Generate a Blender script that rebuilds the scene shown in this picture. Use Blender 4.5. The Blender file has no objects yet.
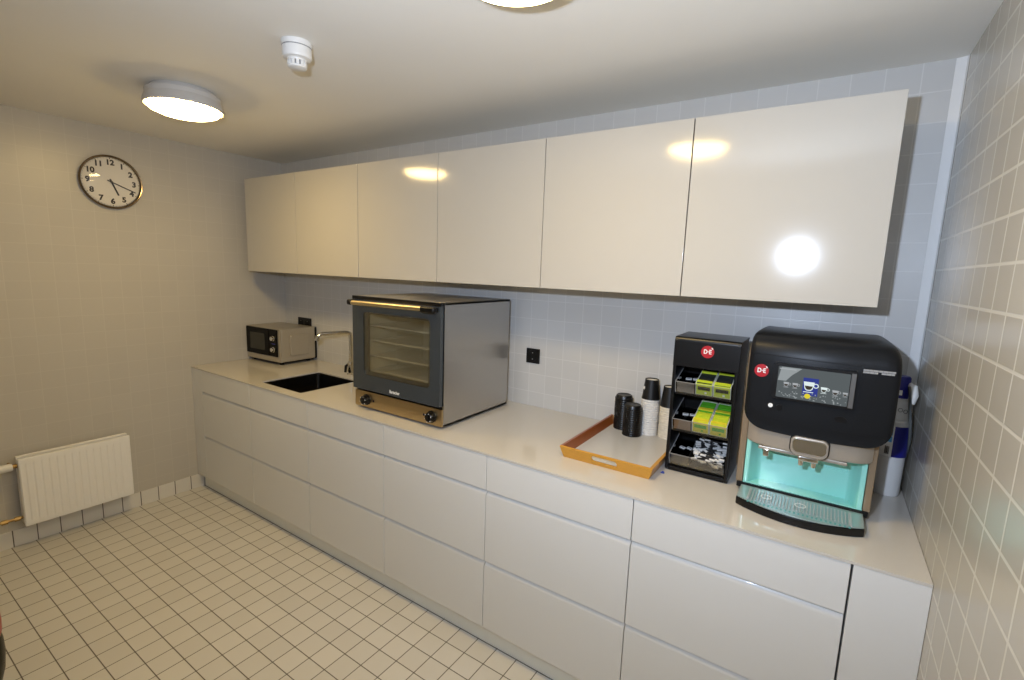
import bpy, bmesh, math, random
from mathutils import Matrix, Vector
random.seed(7)
PI = math.pi
C = bpy.context.scene.collection

# ------------------------------------------------------------------ camera, world, lights, exposure
W_, H_ = 3.897, 2.348                  # room width and height (back wall y=0, left wall x=0)
cam = bpy.data.cameras.new('camera')
cam.sensor_fit = 'HORIZONTAL'; cam.sensor_width = 36.0
cam.lens = 479.13 / 1024 * 36.0
cam.clip_start = 0.02
co = bpy.data.objects.new('camera', cam); C.objects.link(co)
_r = Vector((0.83383162, 0.55091723, 0.03485731)); _u = Vector((-0.10927524, 0.10283669, 0.98867767)); _f = Vector((-0.54109495, 0.82819975, -0.1459501))
_m = Matrix((_r, _u, -_f)).transposed().to_4x4(); _m.translation = (3.6023, -2.1983, 1.6131)
co.matrix_world = _m
bpy.context.scene.camera = co

wd = bpy.data.worlds.new('world'); bpy.context.scene.world = wd
wd.use_nodes = True
wd.node_tree.nodes['Background'].inputs[0].default_value = (0.8, 0.88, 1.0, 1)
wd.node_tree.nodes['Background'].inputs[1].default_value = 0.0

vs = bpy.context.scene.view_settings
vs.view_transform = 'Standard'; vs.look = 'None'; vs.gamma = 1.0; vs.use_curve_mapping = False
vs.exposure = 0.0

LAMP_COL = (1.0, 0.71, 0.28); LAMP_STR = 60.0
FLASH_W = 100.0; FLASH_COL = (0.70, 0.83, 1.06)
fl = bpy.data.lights.new('camera_flash', 'SPOT')
fl.energy = FLASH_W; fl.color = FLASH_COL; fl.shadow_soft_size = 0.022
fo = bpy.data.objects.new('camera_flash', fl); C.objects.link(fo)
fl.spot_size = math.radians(170); fl.spot_blend = 0.9
fo.matrix_world = Matrix.Translation((3.40, -2.20, 1.764)) @ (Vector((-0.20, 0.88, 0.26)).to_track_quat('-Z', 'Y').to_matrix().to_4x4())

# ------------------------------------------------------------------ materials
MATS = {}
def srgb(r, g, b):
    f = lambda c: (c/255/12.92) if c/255 <= 0.04045 else ((c/255+0.055)/1.055)**2.4
    return (f(r), f(g), f(b), 1)

def mat(name, col, rough=0.5, metal=0.0, noise=0.0, nscale=30, bump=0.0, coat=0.0, stretch=None, spec=0.5, aniso=0.0, emit=0.0):
    m = bpy.data.materials.new(name); m.use_nodes = True
    nt = m.node_tree; b = nt.nodes['Principled BSDF']
    col = tuple(col) + (1,) if len(col) == 3 else col
    b.inputs['Base Color'].default_value = col
    b.inputs['Roughness'].default_value = rough
    b.inputs['Metallic'].default_value = metal
    b.inputs['Specular IOR Level'].default_value = spec
    b.inputs['Coat Weight'].default_value = coat
    b.inputs['Coat Roughness'].default_value = 0.05
    if aniso: b.inputs['Anisotropic'].default_value = aniso
    if emit:
        b.inputs['Emission Color'].default_value = col; b.inputs['Emission Strength'].default_value = emit
    if noise or bump:
        tc = nt.nodes.new('ShaderNodeTexCoord'); mp = nt.nodes.new('ShaderNodeMapping')
        if stretch: mp.inputs['Scale'].default_value = stretch
        nz = nt.nodes.new('ShaderNodeTexNoise'); nz.inputs['Scale'].default_value = nscale; nz.inputs['Detail'].default_value = 4
        nt.links.new(tc.outputs['Object'], mp.inputs[0]); nt.links.new(mp.outputs[0], nz.inputs['Vector'])
        if noise:
            mx = nt.nodes.new('ShaderNodeMix'); mx.data_type = 'RGBA'
            mx.inputs[6].default_value = tuple(c*(1-noise) for c in col[:3]) + (1,)
            mx.inputs[7].default_value = tuple(min(1, c*(1+noise)) for c in col[:3]) + (1,)
            nt.links.new(nz.outputs['Fac'], mx.inputs[0]); nt.links.new(mx.outputs[2], b.inputs['Base Color'])
        if bump:
            bp = nt.nodes.new('ShaderNodeBump'); bp.inputs['Strength'].default_value = bump; bp.inputs['Distance'].default_value = 0.002
            nt.links.new(nz.outputs['Fac'], bp.inputs['Height']); nt.links.new(bp.outputs[0], b.inputs['Normal'])
    MATS[name] = m
    return m

def tiles(name, col, grout, axes, offs, pitch, gw, rough=0.3, var=0.03, bump=0.3, wob=0.0):
    """ceramic tiles laid on a grid: axes = the two world axes in the surface"""
    m = bpy.data.materials.new(name); m.use_nodes = True
    nt = m.node_tree; N = nt.nodes; L = nt.links; b = N['Principled BSDF']
    g = N.new('ShaderNodeNewGeometry'); sx = N.new('ShaderNodeSeparateXYZ'); L.new(g.outputs['Position'], sx.inputs[0])
    def math_(op, a, b_=None, clamp=False):
        n = N.new('ShaderNodeMath'); n.operation = op; n.use_clamp = clamp
        for i, v in enumerate((a, b_)):
            if v is None: continue
            if isinstance(v, (int, float)): n.inputs[i].default_value = v
            else: L.new(v, n.inputs[i])
        return n.outputs[0]
    masks = []; ids = []
    for ax, of, pi_ in zip(axes, offs, pitch):
        v = math_('DIVIDE', math_('SUBTRACT', sx.outputs[ax], of), pi_)
        ids.append(math_('FLOOR', v))
        fr = math_('FRACT', v)
        d = math_('MULTIPLY', math_('SUBTRACT', 0.5, math_('ABSOLUTE', math_('SUBTRACT', fr, 0.5))), pi_)   # distance to joint, metres
        t = math_('DIVIDE', math_('SUBTRACT', d, gw*0.35), gw*0.3, True)
        masks.append(t)
    tile = math_('MULTIPLY', masks[0], masks[1])
    cb = N.new('ShaderNodeCombineXYZ'); L.new(ids[0], cb.inputs[0]); L.new(ids[1], cb.inputs[1])
    wn = N.new('ShaderNodeTexWhiteNoise'); wn.noise_dimensions = '2D'; L.new(cb.outputs[0], wn.inputs['Vector'])
    mx0 = N.new('ShaderNodeMix'); mx0.data_type = 'RGBA'
    mx0.inputs[6].default_value = tuple(c*(1-var) for c in col[:3]) + (1,)
    mx0.inputs[7].default_value = tuple(c*(1+var) for c in col[:3]) + (1,)
    L.new(wn.outputs['Value'], mx0.inputs[0])
    mx = N.new('ShaderNodeMix'); mx.data_type = 'RGBA'
    mx.inputs[6].default_value = grout; L.new(mx0.outputs[2], mx.inputs[7]); L.new(tile, mx.inputs[0])
    L.new(mx.outputs[2], b.inputs['Base Color'])
    b.inputs['Roughness'].default_value = rough
    nz = N.new('ShaderNodeTexNoise'); nz.inputs['Scale'].default_value = 14
    L.new(g.outputs['Position'], nz.inputs['Vector'])
    h = math_('ADD', tile, math_('MULTIPLY', nz.outputs['Fac'], wob))
    bp = N.new('ShaderNodeBump'); bp.inputs['Strength'].default_value = bump; bp.inputs['Distance'].default_value = 0.0015
    L.new(h, bp.inputs['Height']); L.new(bp.outputs[0], b.inputs['Normal'])
    MATS[name] = m
    return m

def glass(name, tint=(1, 1, 1, 1), rough=0.02, refl=1.0):
    m = bpy.data.materials.new(name); m.use_nodes = True
    nt = m.node_tree; N = nt.nodes; L = nt.links
    N.remove(N['Principled BSDF'])
    tr = N.new('ShaderNodeBsdfTransparent'); tr.inputs[0].default_value = tint
    gl = N.new('ShaderNodeBsdfGlossy'); gl.inputs['Roughness'].default_value = rough
    fr = N.new('ShaderNodeFresnel'); fr.inputs[0].default_value = 1.5
    mt = N.new('ShaderNodeMath'); mt.operation = 'MULTIPLY'; mt.inputs[1].default_value = refl; L.new(fr.outputs[0], mt.inputs[0])
    mx = N.new('ShaderNodeMixShader'); L.new(mt.outputs[0], mx.inputs[0]); L.new(tr.outputs[0], mx.inputs[1]); L.new(gl.outputs[0], mx.inputs[2])
    L.new(mx.outputs[0], N['Material Output'].inputs[0])
    MATS[name] = m
    return m

def emission(name, col, s):
    m = bpy.data.materials.new(name); m.use_nodes = True
    nt = m.node_tree; nt.nodes.remove(nt.nodes['Principled BSDF'])
    e = nt.nodes.new('ShaderNodeEmission'); e.inputs[0].default_value = tuple(col[:3]) + (1,); e.inputs[1].default_value = s
    nt.links.new(e.outputs[0], nt.nodes['Material Output'].inputs[0]); MATS[name] = m
    return m

WALLC = (0.55, 0.545, 0.53)
tiles('wall_left_tile', (0.51, 0.485, 0.44), (0.555, 0.53, 0.48, 1), (1, 2), (-0.055, 0.06), (0.1, 0.1), 0.003, 0.34, 0.015, 0.12, 0.10)
tiles('wall_back_tile', WALLC, (0.63, 0.625, 0.61, 1), (0, 2), (0.085, 0.062), (0.1, 0.0995), 0.0035, 0.3, 0.02, 0.14, 0.10)
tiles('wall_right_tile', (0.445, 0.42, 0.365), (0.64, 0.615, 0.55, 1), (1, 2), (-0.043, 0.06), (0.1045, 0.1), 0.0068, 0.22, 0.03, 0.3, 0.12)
tiles('wall_rear_tile', WALLC, (0.74, 0.74, 0.73, 1), (0, 2), (0.085, 0.062), (0.1, 0.1), 0.0035, 0.3, 0.02, 0.18, 0.10)
tiles('floor_tile', (0.61, 0.592, 0.555), (0.10, 0.085, 0.068, 1), (0, 1), (0.080, -0.667), (0.1, 0.0982), 0.0038, 0.4, 0.035, 0.3, 0.15)
tiles('skirting_tile', (0.72, 0.70, 0.66), (0.08, 0.07, 0.06, 1), (1, 2), (-0.655, -0.9), (0.0984, 2.0), 0.0045, 0.3, 0.02, 0.3, 0.1)
mat('ceiling_paint', (0.87, 0.845, 0.78), 0.9, noise=0.02, nscale=3, bump=0.05)
mat('caulk', (0.74, 0.74, 0.73), 0.5, noise=0.02)
mat('front_lacquer', (0.70, 0.70, 0.685), 0.33, noise=0.012, nscale=2, coat=0.12)
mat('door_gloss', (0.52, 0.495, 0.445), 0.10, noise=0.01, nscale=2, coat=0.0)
mat('carcass', (0.55, 0.54, 0.5), 0.5, noise=0.02)
mat('gap_shade', (0.05, 0.05, 0.05), 0.7, noise=0.02)  # shade of the gaps between fronts, put into the colour
mat('worktop_stone', (0.59, 0.555, 0.50), 0.07, noise=0.02, nscale=160, coat=0.2)
mat('plinth_grey', (0.84, 0.84, 0.77), 0.4, noise=0.02)
mat('steel', (0.50, 0.48, 0.45), 0.34, 1.0, noise=0.05, nscale=20, stretch=(1, 1, 30), aniso=0.5)
mat('steel_panel', (0.52, 0.40, 0.23), 0.33, 1.0, noise=0.05, nscale=20, stretch=(1, 1, 30))
mat('sink_steel', (0.13, 0.125, 0.12), 0.22, 1.0, noise=0.06, nscale=30)
mat('chrome', (0.75, 0.74, 0.72), 0.09, 1.0, noise=0.02)
mat('brass_steel', (0.66, 0.55, 0.36), 0.36, 1.0, noise=0.03)
mat('brass', (0.40, 0.27, 0.11), 0.45, 1.0, noise=0.05)
mat('oven_slate', (0.038, 0.046, 0.053), 0.25, noise=0.03, coat=0.4)
mat('black_plastic', (0.004, 0.004, 0.0045), 0.3, noise=0.1, spec=0.35)
mat('black_matte', (0.004, 0.004, 0.004), 0.55, noise=0.1, spec=0.25)
mat('microwave_black', (0.004, 0.004, 0.004), 0.25, noise=0.1, spec=0.10)
mat('edge_grey', (0.09, 0.09, 0.09), 0.4, noise=0.05)
mat('machine_black', (0.0085, 0.0095, 0.0115), 0.38, noise=0.08, nscale=200, spec=0.18)
mat('rack_black', (0.0035, 0.0035, 0.004), 0.3, noise=0.08, nscale=80, spec=0.35)
mat('oven_cavity', (0.85, 0.78, 0.55), 0.45, 0.0, noise=0.06)
mat('wire_chrome', (0.90, 0.86, 0.70), 0.3, 0.3, noise=0.02)
mat('white_plastic', (0.78, 0.77, 0.74), 0.4, noise=0.015)
mat('white_enamel', (0.86, 0.855, 0.85), 0.35, noise=0.012)
mat('lamp_housing', (0.62, 0.60, 0.57), 0.5, noise=0.02)
mat('clock_rim', (0.20, 0.15, 0.10), 0.16, 1.0, noise=0.02)
mat('clock_face', (0.74, 0.71, 0.66), 0.6, noise=0.01)
mat('ink_black', (0.012, 0.010, 0.02), 0.5, noise=0.05)
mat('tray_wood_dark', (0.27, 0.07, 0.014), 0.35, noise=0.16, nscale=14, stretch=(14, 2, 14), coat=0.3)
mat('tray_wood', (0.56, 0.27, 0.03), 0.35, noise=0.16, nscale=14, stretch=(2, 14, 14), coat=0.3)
mat('tray_base', (0.55, 0.54, 0.52), 0.3, noise=0.02)
mat('lid_black', (0.004, 0.004, 0.004), 0.33, noise=0.1)
mat('cup_black', (0.004, 0.004, 0.004), 0.45, noise=0.1)
mat('cup_white', (0.70, 0.69, 0.66), 0.5, noise=0.25, nscale=60, stretch=(1, 1, 4))
mat('cup_cream', (0.68, 0.62, 0.50), 0.5, noise=0.3, nscale=60, stretch=(1, 1, 4))
mat('cup_paper', (0.80, 0.77, 0.68), 0.6, noise=0.02)
mat('taupe', (0.40, 0.355, 0.30), 0.32, 0.35, noise=0.03, nscale=150)
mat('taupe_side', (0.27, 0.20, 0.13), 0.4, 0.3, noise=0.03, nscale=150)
mat('turquoise', (0.32, 0.75, 0.67), 0.2, noise=0.02, coat=0.4)
mat('tray_chrome', (0.36, 0.46, 0.46), 0.3, 0.5, noise=0.04)
mat('slot_teal', (0.10, 0.34, 0.34), 0.4, noise=0.03)
mat('grille', (0.52, 0.54, 0.55), 0.42, 0.3, noise=0.03)
mat('badge_red', (0.40, 0.005, 0.012), 0.35, noise=0.04)
mat('print_white', (0.80, 0.80, 0.78), 0.5, noise=0.02)
mat('print_grey', (0.30, 0.30, 0.30), 0.5, noise=0.02)
emission('screen_dark', (0.10, 0.115, 0.12), 1.0)
emission('screen_light', (0.30, 0.33, 0.34), 1.0)
emission('screen_grey', (0.40, 0.42, 0.44), 1.0)
emission('screen_white', (0.75, 0.85, 0.85), 1.0)
emission('screen_blue', (0.035, 0.05, 0.26), 1.0)
emission('screen_yellow', (0.75, 0.62, 0.04), 1.0)
emission('screen_brown', (0.05, 0.04, 0.03), 1.0)
mat('filter_white', (0.66, 0.66, 0.65), 0.35, noise=0.02)
mat('filter_blue', (0.010, 0.012, 0.20), 0.35, noise=0.05)
mat('label_sky', (0.10, 0.40, 0.75), 0.4, noise=0.2, nscale=60)
mat('hose_grey', (0.10, 0.11, 0.11), 0.4, noise=0.05)
mat('tea_green', (0.26, 0.46, 0.02), 0.45, noise=0.25, nscale=30)
mat('tea_lime', (0.52, 0.62, 0.03), 0.45, noise=0.2, nscale=40)
mat('tea_yellow', (0.70, 0.60, 0.03), 0.45, noise=0.2, nscale=40)
mat('tea_leaf', (0.10, 0.42, 0.02), 0.45, noise=0.25, nscale=40)
mat('tea_dark', (0.022, 0.026, 0.022), 0.45, noise=0.3, nscale=60)
mat('carton', (0.72, 0.75, 0.66), 0.5, noise=0.04)
mat('card_brown', (0.26, 0.16, 0.10), 0.45, noise=0.08)
mat('card_grey', (0.20, 0.17, 0.14), 0.35, noise=0.08)
mat('stick_white', (0.75, 0.74, 0.72), 0.4, noise=0.1)
mat('stick_black', (0.02, 0.02, 0.02), 0.35, noise=0.1)
mat('scrap_blue', (0.015, 0.05, 0.30), 0.4, noise=0.1)
mat('canister_red', (0.34, 0.010, 0.008), 0.3, noise=0.05)
mat('microwave_silver', (0.46, 0.42, 0.35), 0.38, 0.55, noise=0.03, nscale=60)
mat('microwave_glass', (0.03, 0.03, 0.022), 0.12, noise=0.03, spec=0.35)
mat('oven_window_frame', (0.012, 0.013, 0.010), 0.3, noise=0.05)
glass('clear_glass', (1, 1, 1, 1), 0.02, 1.0)
glass('oven_glass', (0.98, 0.97, 0.92, 1), 0.02, 0.6)
glass('clear_acrylic', (0.90, 0.90, 0.89, 1), 0.03, 1.2)
emission('lamp_glow', LAMP_COL, LAMP_STR)

# ------------------------------------------------------------------ mesh helpers
WM = {}
class M:
    """collects shapes into ONE mesh (world coordinates unless the thing is local)"""
    def __init__(s): s.bm = bmesh.new()
    def _take(s, t, mtx=None):
        if mtx is not None: bmesh.ops.transform(t, matrix=mtx, verts=t.verts)
        bmesh.ops.recalc_face_normals(t, faces=t.faces)
        me = bpy.data.meshes.new('tmp'); t.to_mesh(me); t.free(); s.bm.from_mesh(me); bpy.data.meshes.remove(me)
        return s
    def box(s, a, b, bev=0.0, seg=2, mtx=None):
        t = bmesh.new(); bmesh.ops.create_cube(t, size=1)
        for v in t.verts:
            for i in range(3): v.co[i] = a[i] + (v.co[i]+0.5)*(b[i]-a[i])
        if bev: bmesh.ops.bevel(t, geom=list(t.edges), offset=bev, segments=seg, affect='EDGES', profile=0.5)
        return s._take(t, mtx)
    def lathe(s, prof, c=(0, 0, 0), n=40, mtx=None):
        """prof: (r, z) pairs, closed on the axis when r = 0"""
        t = bmesh.new(); rings = []
        for r, z in prof:
            if r < 1e-6: rings.append([t.verts.new((c[0], c[1], c[2]+z))])
            else: rings.append([t.verts.new((c[0]+r*math.cos(2*PI*k/n), c[1]+r*math.sin(2*PI*k/n), c[2]+z)) for k in range(n)])
        for A, B in zip(rings, rings[1:]):
            for k in range(n):
                k2 = (k+1) % n
                q = [A[k % len(A)], A[k2 % len(A)], B[k2 % len(B)], B[k % len(B)]]
                q = list(dict.fromkeys(q))
                if len(q) >= 3:
                    try: t.faces.new(q)
                    except ValueError: pass
        return s._take(t, mtx)
    def prism(s, poly, axis, a, b, bev=0.0, seg=2, mtx=None):
        """poly: 2-D outline in the two other axes (in x,y,z order), run from a to b along axis"""
        t = bmesh.new()
        o = [i for i in range(3) if i != axis]
        def P(p, h):
            v = [0, 0, 0]; v[o[0]], v[o[1]], v[axis] = p[0], p[1], h; return v
        A = [t.verts.new(P(p, a)) for p in poly]; B = [t.verts.new(P(p, b)) for p in poly]
        n = len(poly); t.faces.new(A); t.faces.new(B[::-1])
        for k in range(n): t.faces.new((A[k], B[k], B[(k+1) % n], A[(k+1) % n]))
        if bev:
            bmesh.ops.recalc_face_normals(t, faces=t.faces)
            es = [e for e in t.edges if len(e.link_faces) == 2 and e.calc_face_angle(0) > 0.6]
            bmesh.ops.bevel(t, geom=es, offset=bev, segments=seg, affect='EDGES', profile=0.5)
        return s._take(t, mtx)
    def ring(s, outer, inner, axis, a, b, mtx=None):
        """plate with a hole: outer / inner outlines with the same number of points"""
        t = bmesh.new(); o = [i for i in range(3) if i != axis]
        def P(p, h):
            v = [0, 0, 0]; v[o[0]], v[o[1]], v[axis] = p[0], p[1], h; return v
        oa = [t.verts.new(P(p, a)) for p in outer]; ob_ = [t.verts.new(P(p, b)) for p in outer]
        ia = [t.verts.new(P(p, a)) for p in inner]; ib = [t.verts.new(P(p, b)) for p in inner]
        n = len(outer)
        for k in range(n):
            j = (k+1) % n
            t.faces.new((oa[k], oa[j], ia[j], ia[k])); t.faces.new((ob_[k], ib[k], ib[j], ob_[j]))
            t.faces.new((oa[k], ob_[k], ob_[j], oa[j])); t.faces.new((ia[k], ia[j], ib[j], ib[k]))
        return s._take(t, mtx)
    def tube(s, pts, r, n=12, mtx=None, smooth=0):
        pts = [Vector(p) for p in pts]
        for _ in range(smooth):
            q = [pts[0]]
            for A, B in zip(pts, pts[1:]): q += [A.lerp(B, .25), A.lerp(B, .75)]
            pts = q + [pts[-1]]
        t = bmesh.new(); rings = []; up = None
        rr = r if isinstance(r, (list, tuple)) else [r]*len(pts)
        if len(rr) != len(pts): rr = [r[0]]*len(pts)
        for i, p in enumerate(pts):
            d = (pts[min(i+1, len(pts)-1)] - pts[max(i-1, 0)]).normalized()
            if up is None: up = Vector((0, 0, 1)) if abs(d.z) < 0.9 else Vector((1, 0, 0))
            sd = d.cross(up).normalized(); up = sd.cross(d).normalized()
            rings.append([t.verts.new(p + rr[i]*(math.cos(2*PI*k/n)*sd + math.sin(2*PI*k/n)*up)) for k in range(n)])
        for A, B in zip(rings, rings[1:]):
            for k in range(n): t.faces.new((A[k], A[(k+1) % n], B[(k+1) % n], B[k]))
        t.faces.new(rings[0][::-1]); t.faces.new(rings[-1])
        return s._take(t, mtx)
    def loft(s, rows, close=True, mtx=None):
        t = bmesh.new(); R = [[t.verts.new(p) for p in row] for row in rows]; n = len(rows[0])
        for A, B in zip(R, R[1:]):
            for k in range(n if close else n-1): t.faces.new((A[k], A[(k+1) % n], B[(k+1) % n], B[k]))
        if close: t.faces.new(R[0][::-1]); t.faces.new(R[-1])
        return s._take(t, mtx)
    def mesh(s, me, mtx):
        t = bmesh.new(); t.from_mesh(me); bmesh.ops.transform(t, matrix=mtx, verts=t.verts)
        m2 = bpy.data.meshes.new('tmp'); t.to_mesh(m2); t.free(); s.bm.from_mesh(m2); bpy.data.meshes.remove(m2)
        return s

def rrect(x0, z0, x1, z1, r, n=5):
    """rounded rectangle outline; r: one radius or four (bottom-left, bottom-right, top-right, top-left)"""
    rs = r if isinstance(r, (list, tuple)) else [r]*4
    out = []
    for (cx, cz, a0), q in zip(((x0, z0, PI), (x1, z0, 1.5*PI), (x1, z1, 0), (x0, z1, .5*PI)), rs):
        sx = 1 if cx == x0 else -1; sz = 1 if cz == z0 else -1
        for k in range(n+1):
            a = a0 + .5*PI*k/n
            out.append((cx + sx*q + q*math.cos(a), cz + sz*q + q*math.sin(a)))
    return out
def circle(cx, cz, r, n=28): return [(cx+r*math.cos(2*PI*k/n), cz+r*math.sin(2*PI*k/n)) for k in range(n)]

def obj(name, m, material, parent=None, loc=None, label=None, cat=None, group=None, kind=None, sharp=35):
    me = bpy.data.meshes.new(name)
    if parent is not None: bmesh.ops.transform(m.bm, matrix=WM[parent].inverted(), verts=m.bm.verts)
    if loc is not None: bmesh.ops.transform(m.bm, matrix=Matrix.Translation(loc).inverted(), verts=m.bm.verts)
    m.bm.to_mesh(me); m.bm.free()
    for p in me.polygons: p.use_smooth = True
    me.set_sharp_from_angle(angle=math.radians(sharp))
    me.materials.append(MATS[material])
    o = bpy.data.objects.new(name, me); C.objects.link(o)
    wn_ = o.modifiers.new('normals', 'WEIGHTED_NORMAL'); wn_.weight = 90; wn_.keep_sharp = True
    if parent is not None: o.parent = parent; WM[o] = WM[parent].copy()
    elif loc is not None: o.location = loc; WM[o] = Matrix.Translation(loc)
    else: WM[o] = Matrix.Identity(4)
    tag(o, label, cat, group, kind)
    return o
def tag(o, label=None, cat=None, group=None, kind=None):
    if label: o['label'] = label
    if cat: o['category'] = cat
    if group: o['group'] = group
    if kind: o['kind'] = kind
    return o
def thing(name, label, cat, loc, rotz=0, group=None, local=False, mtx=None):
    o = bpy.data.objects.new(name, None); C.objects.link(o); o.empty_display_size = 0.05
    full = mtx if mtx is not None else Matrix.Translation(loc) @ Matrix.Rotation(rotz, 4, 'Z')
    o.matrix_world = full
    WM[o] = Matrix.Identity(4) if local else full
    return tag(o, label, cat, group)
def dup(root, loc, rotz=0, label=None):
    r = root.copy(); C.objects.link(r); r.location = loc; r.rotation_euler = (0, 0, rotz)
    if label: r['label'] = label
    for ch in list(root.children):
        c = ch.copy(); C.objects.link(c); c.parent = r
        for g in list(ch.children):
            d = g.copy(); C.objects.link(d); d.parent = c
    return r
def text_mesh(body, size, extrude=0.0004, bold=0.0, sx=1.0):
    cu = bpy.data.curves.new('lettering', 'FONT'); cu.body = body; cu.size = size; cu.extrude = extrude; cu.offset = bold
    cu.align_x = 'CENTER'; cu.align_y = 'CENTER'; cu.resolution_u = 3
    o = bpy.data.objects.new('lettering', cu); C.objects.link(o)
    dg = bpy.context.evaluated_depsgraph_get(); me = bpy.data.meshes.new_from_object(o.evaluated_get(dg))
    bpy.data.objects.remove(o); bpy.data.curves.remove(cu)
    me.transform(Matrix.Diagonal((sx, 1, 1, 1)))
    return me
FRONT = Matrix(((1, 0, 0, 0), (0, 0, -1, 0), (0, 1, 0, 0), (0, 0, 0, 1)))      # lettering plane facing the room (-y)
def on_front(x, y, z, rot=0): return Matrix.Translation((x, y, z)) @ FRONT @ Matrix.Rotation(rot, 4, 'Z')

# ------------------------------------------------------------------ the setting
ZC = 0.878; YF = -0.704; YR = -3.6
def struct(name, m, material, label=None): return obj(name, m, material, kind='structure', label=label)
struct('floor', M().box((-0.1, YR-0.1, -0.1), (W_+0.1, 0.1, 0.0)), 'floor_tile')
struct('ceiling', M().box((-0.1, YR-0.1, H_), (W_+0.1, 0.1, H_+0.1)), 'ceiling_paint')
struct('wall_left', M().box((-0.1, YR, 0), (0, 0, H_)), 'wall_left_tile')
struct('wall_back', M().box((-0.1, 0, 0), (W_+0.1, 0.1, H_)), 'wall_back_tile')
struct('wall_right', M().box((W_, YR, 0), (W_+0.1, 0, H_)), 'wall_right_tile')
struct('wall_rear', M().box((-0.1, YR-0.1, 0), (W_+0.1, YR, H_)), 'wall_rear_tile')
struct('baseboard_left', M().box((0.0, YR, 0.0), (0.006, -0.668, 0.096), 0.002), 'skirting_tile')
struct('trim_1', M().prism([(W_-0.03, -0.0005), (W_-0.028, -0.003), (W_-0.004, -0.012), (W_-0.0005, -0.02), (W_-0.0005, -0.0005)], 2, ZC, H_-0.001), 'caulk')
struct('trim_2', M().box((0.008, -0.664, 0.0), (W_-0.001, -0.646, 0.097), 0.001), 'plinth_grey')

# ------------------------------------------------------------------ base cabinets and worktop
BX = [0.137, 0.737, 1.320, 1.919, 2.525, 3.134, 3.733]
ROWS = [(0.720, 0.8685, False), (0.408, 0.7125, True), (0.101, 0.4005, True)]
def front_poly(z0, z1, lip):
    if lip: return [(YF, z0), (YF, z1-0.017), (YF+0.011, z1), (YF+0.02, z1), (YF+0.02, z0)]
    return [(YF, z0), (YF, z1), (YF+0.02, z1), (YF+0.02, z0)]
BLAB = ['white handleless base cabinet nearest the left wall, below the microwave',
        'white handleless base cabinet under the sink',
        'white handleless base cabinet below the left half of the oven',
        'white handleless base cabinet below the right half of the oven',
        'white handleless base cabinet below the wooden tray',
        'white handleless base cabinet below the coffee machine']
for i in range(6):
    x0, x1 = BX[i], BX[i+1]
    t = thing('base_cabinet', BLAB[i], 'cabinet', ((x0+x1)/2, -0.35, 0.098), group='base cabinets under the worktop')
    b = M()
    xa, xb, ya, yb = x0+0.0005, x1-0.0005, YF+0.022, -0.01
    b.box((xa, ya, 0.100), (xa+0.016, yb, 0.863)); b.box((xb-0.016, ya, 0.100), (xb, yb, 0.863))
    b.box((xa+0.016, ya, 0.100), (xb-0.016, yb, 0.116)); b.box((xa+0.016, yb-0.008, 0.116), (xb-0.016, yb, 0.863))
    b.box((xa+0.016, ya, 0.67), (xb-0.016, ya+0.016, 0.75)); b.box((xa+0.016, ya, 0.355), (xb-0.016, ya+0.016, 0.45))
    obj('body', b, 'gap_shade' if i == 5 else 'carcass', t)  # last carcass coloured dark, standing in for shade in its joints
    g = 0.0022 if i == 5 else 0.0016
    for z0, z1, lip in ROWS:
        obj('drawer_front', M().prism(front_poly(z0, z1, lip), 0, x0+0.0014, x1-g, 0.0012, 1), 'front_lacquer', t)
    c = M()
    for z in (0.716, 0.404): c.box((x0+0.002, YF+0.0215, z-0.013), (x1-0.002, YF+0.0225, z+0.016))
    obj('grip_channel', c, 'gap_shade', t)  # dark sheet behind the grip recess paints the shade line under each front
obj('filler_panel', M().box((0.002, YF, 0.101), (BX[0]-0.0005, YF+0.02, 0.8685), 0.001).box((0.002, YF+0.02, 0.101), (0.02, -0.01, 0.8685)), 'front_lacquer',
    loc=(0.07, -0.69, 0.101), label='white filler panel between the left wall and the first base cabinet', cat='panel')
obj('end_panel', M().box((BX[6]+0.003, YF-0.002, 0.101), (W_-0.0006, YF+0.018, 0.8685), 0.001).box((BX[6]+0.003, YF+0.018, 0.101), (BX[6]+0.02, -0.01, 0.8685)), 'front_lacquer',
    loc=(3.81, -0.69, 0.101), label='plain white end panel of the base units against the right tiled wall', cat='panel')
# worktop with the sink cut-out
SX0, SX1, SY0, SY1 = 0.757, 1.170, -0.642, -0.235
wt = M()
outer = []; inner = rrect(SX0, SY0, SX1, SY1, 0.012, 5)
for (px, py) in inner:       # matching outline on the worktop edge
    q = 0 if px < (SX0+SX1)/2 else 1; v = 0 if py < (SY0+SY1)/2 else 1
    outer.append(((0.001, 1.4)[q], (YF-0.003, -0.001)[v]))
t_ = bmesh.new()
za, zb = ZC-0.0085, ZC
ia = [t_.verts.new((p[0], p[1], za)) for p in inner]; ib = [t_.verts.new((p[0], p[1], zb)) for p in inner]
X2 = W_-0.001
cr = [(0.001, YF-0.003), (X2, YF-0.003), (X2, -0.001), (0.001, -0.001)]
ca = [t_.verts.new((*p, za)) for p in cr]; cb_ = [t_.verts.new((*p, zb)) for p in cr]
nn = len(inner); q4 = nn//4
for ring_i, ring_c, flip in ((ia, ca, 1), (ib, cb_, 0)):
    for s4 in range(4):
        cur = [ring_i[(s4*q4 + k) % nn] for k in range(q4)]
        for A, B in zip(cur, cur[1:]): t_.faces.new((ring_c[s4], A, B))
        nxt = ring_i[((s4+1)*q4) % nn]
        t_.faces.new((ring_c[s4], cur[-1], nxt, ring_c[(s4+1) % 4]))
for k in range(nn): t_.faces.new((ia[k], ia[(k+1) % nn], ib[(k+1) % nn], ib[k]))
for k in range(4): t_.faces.new((ca[k], ca[(k+1) % 4], cb_[(k+1) % 4], cb_[k]))
wt._take(t_)
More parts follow.
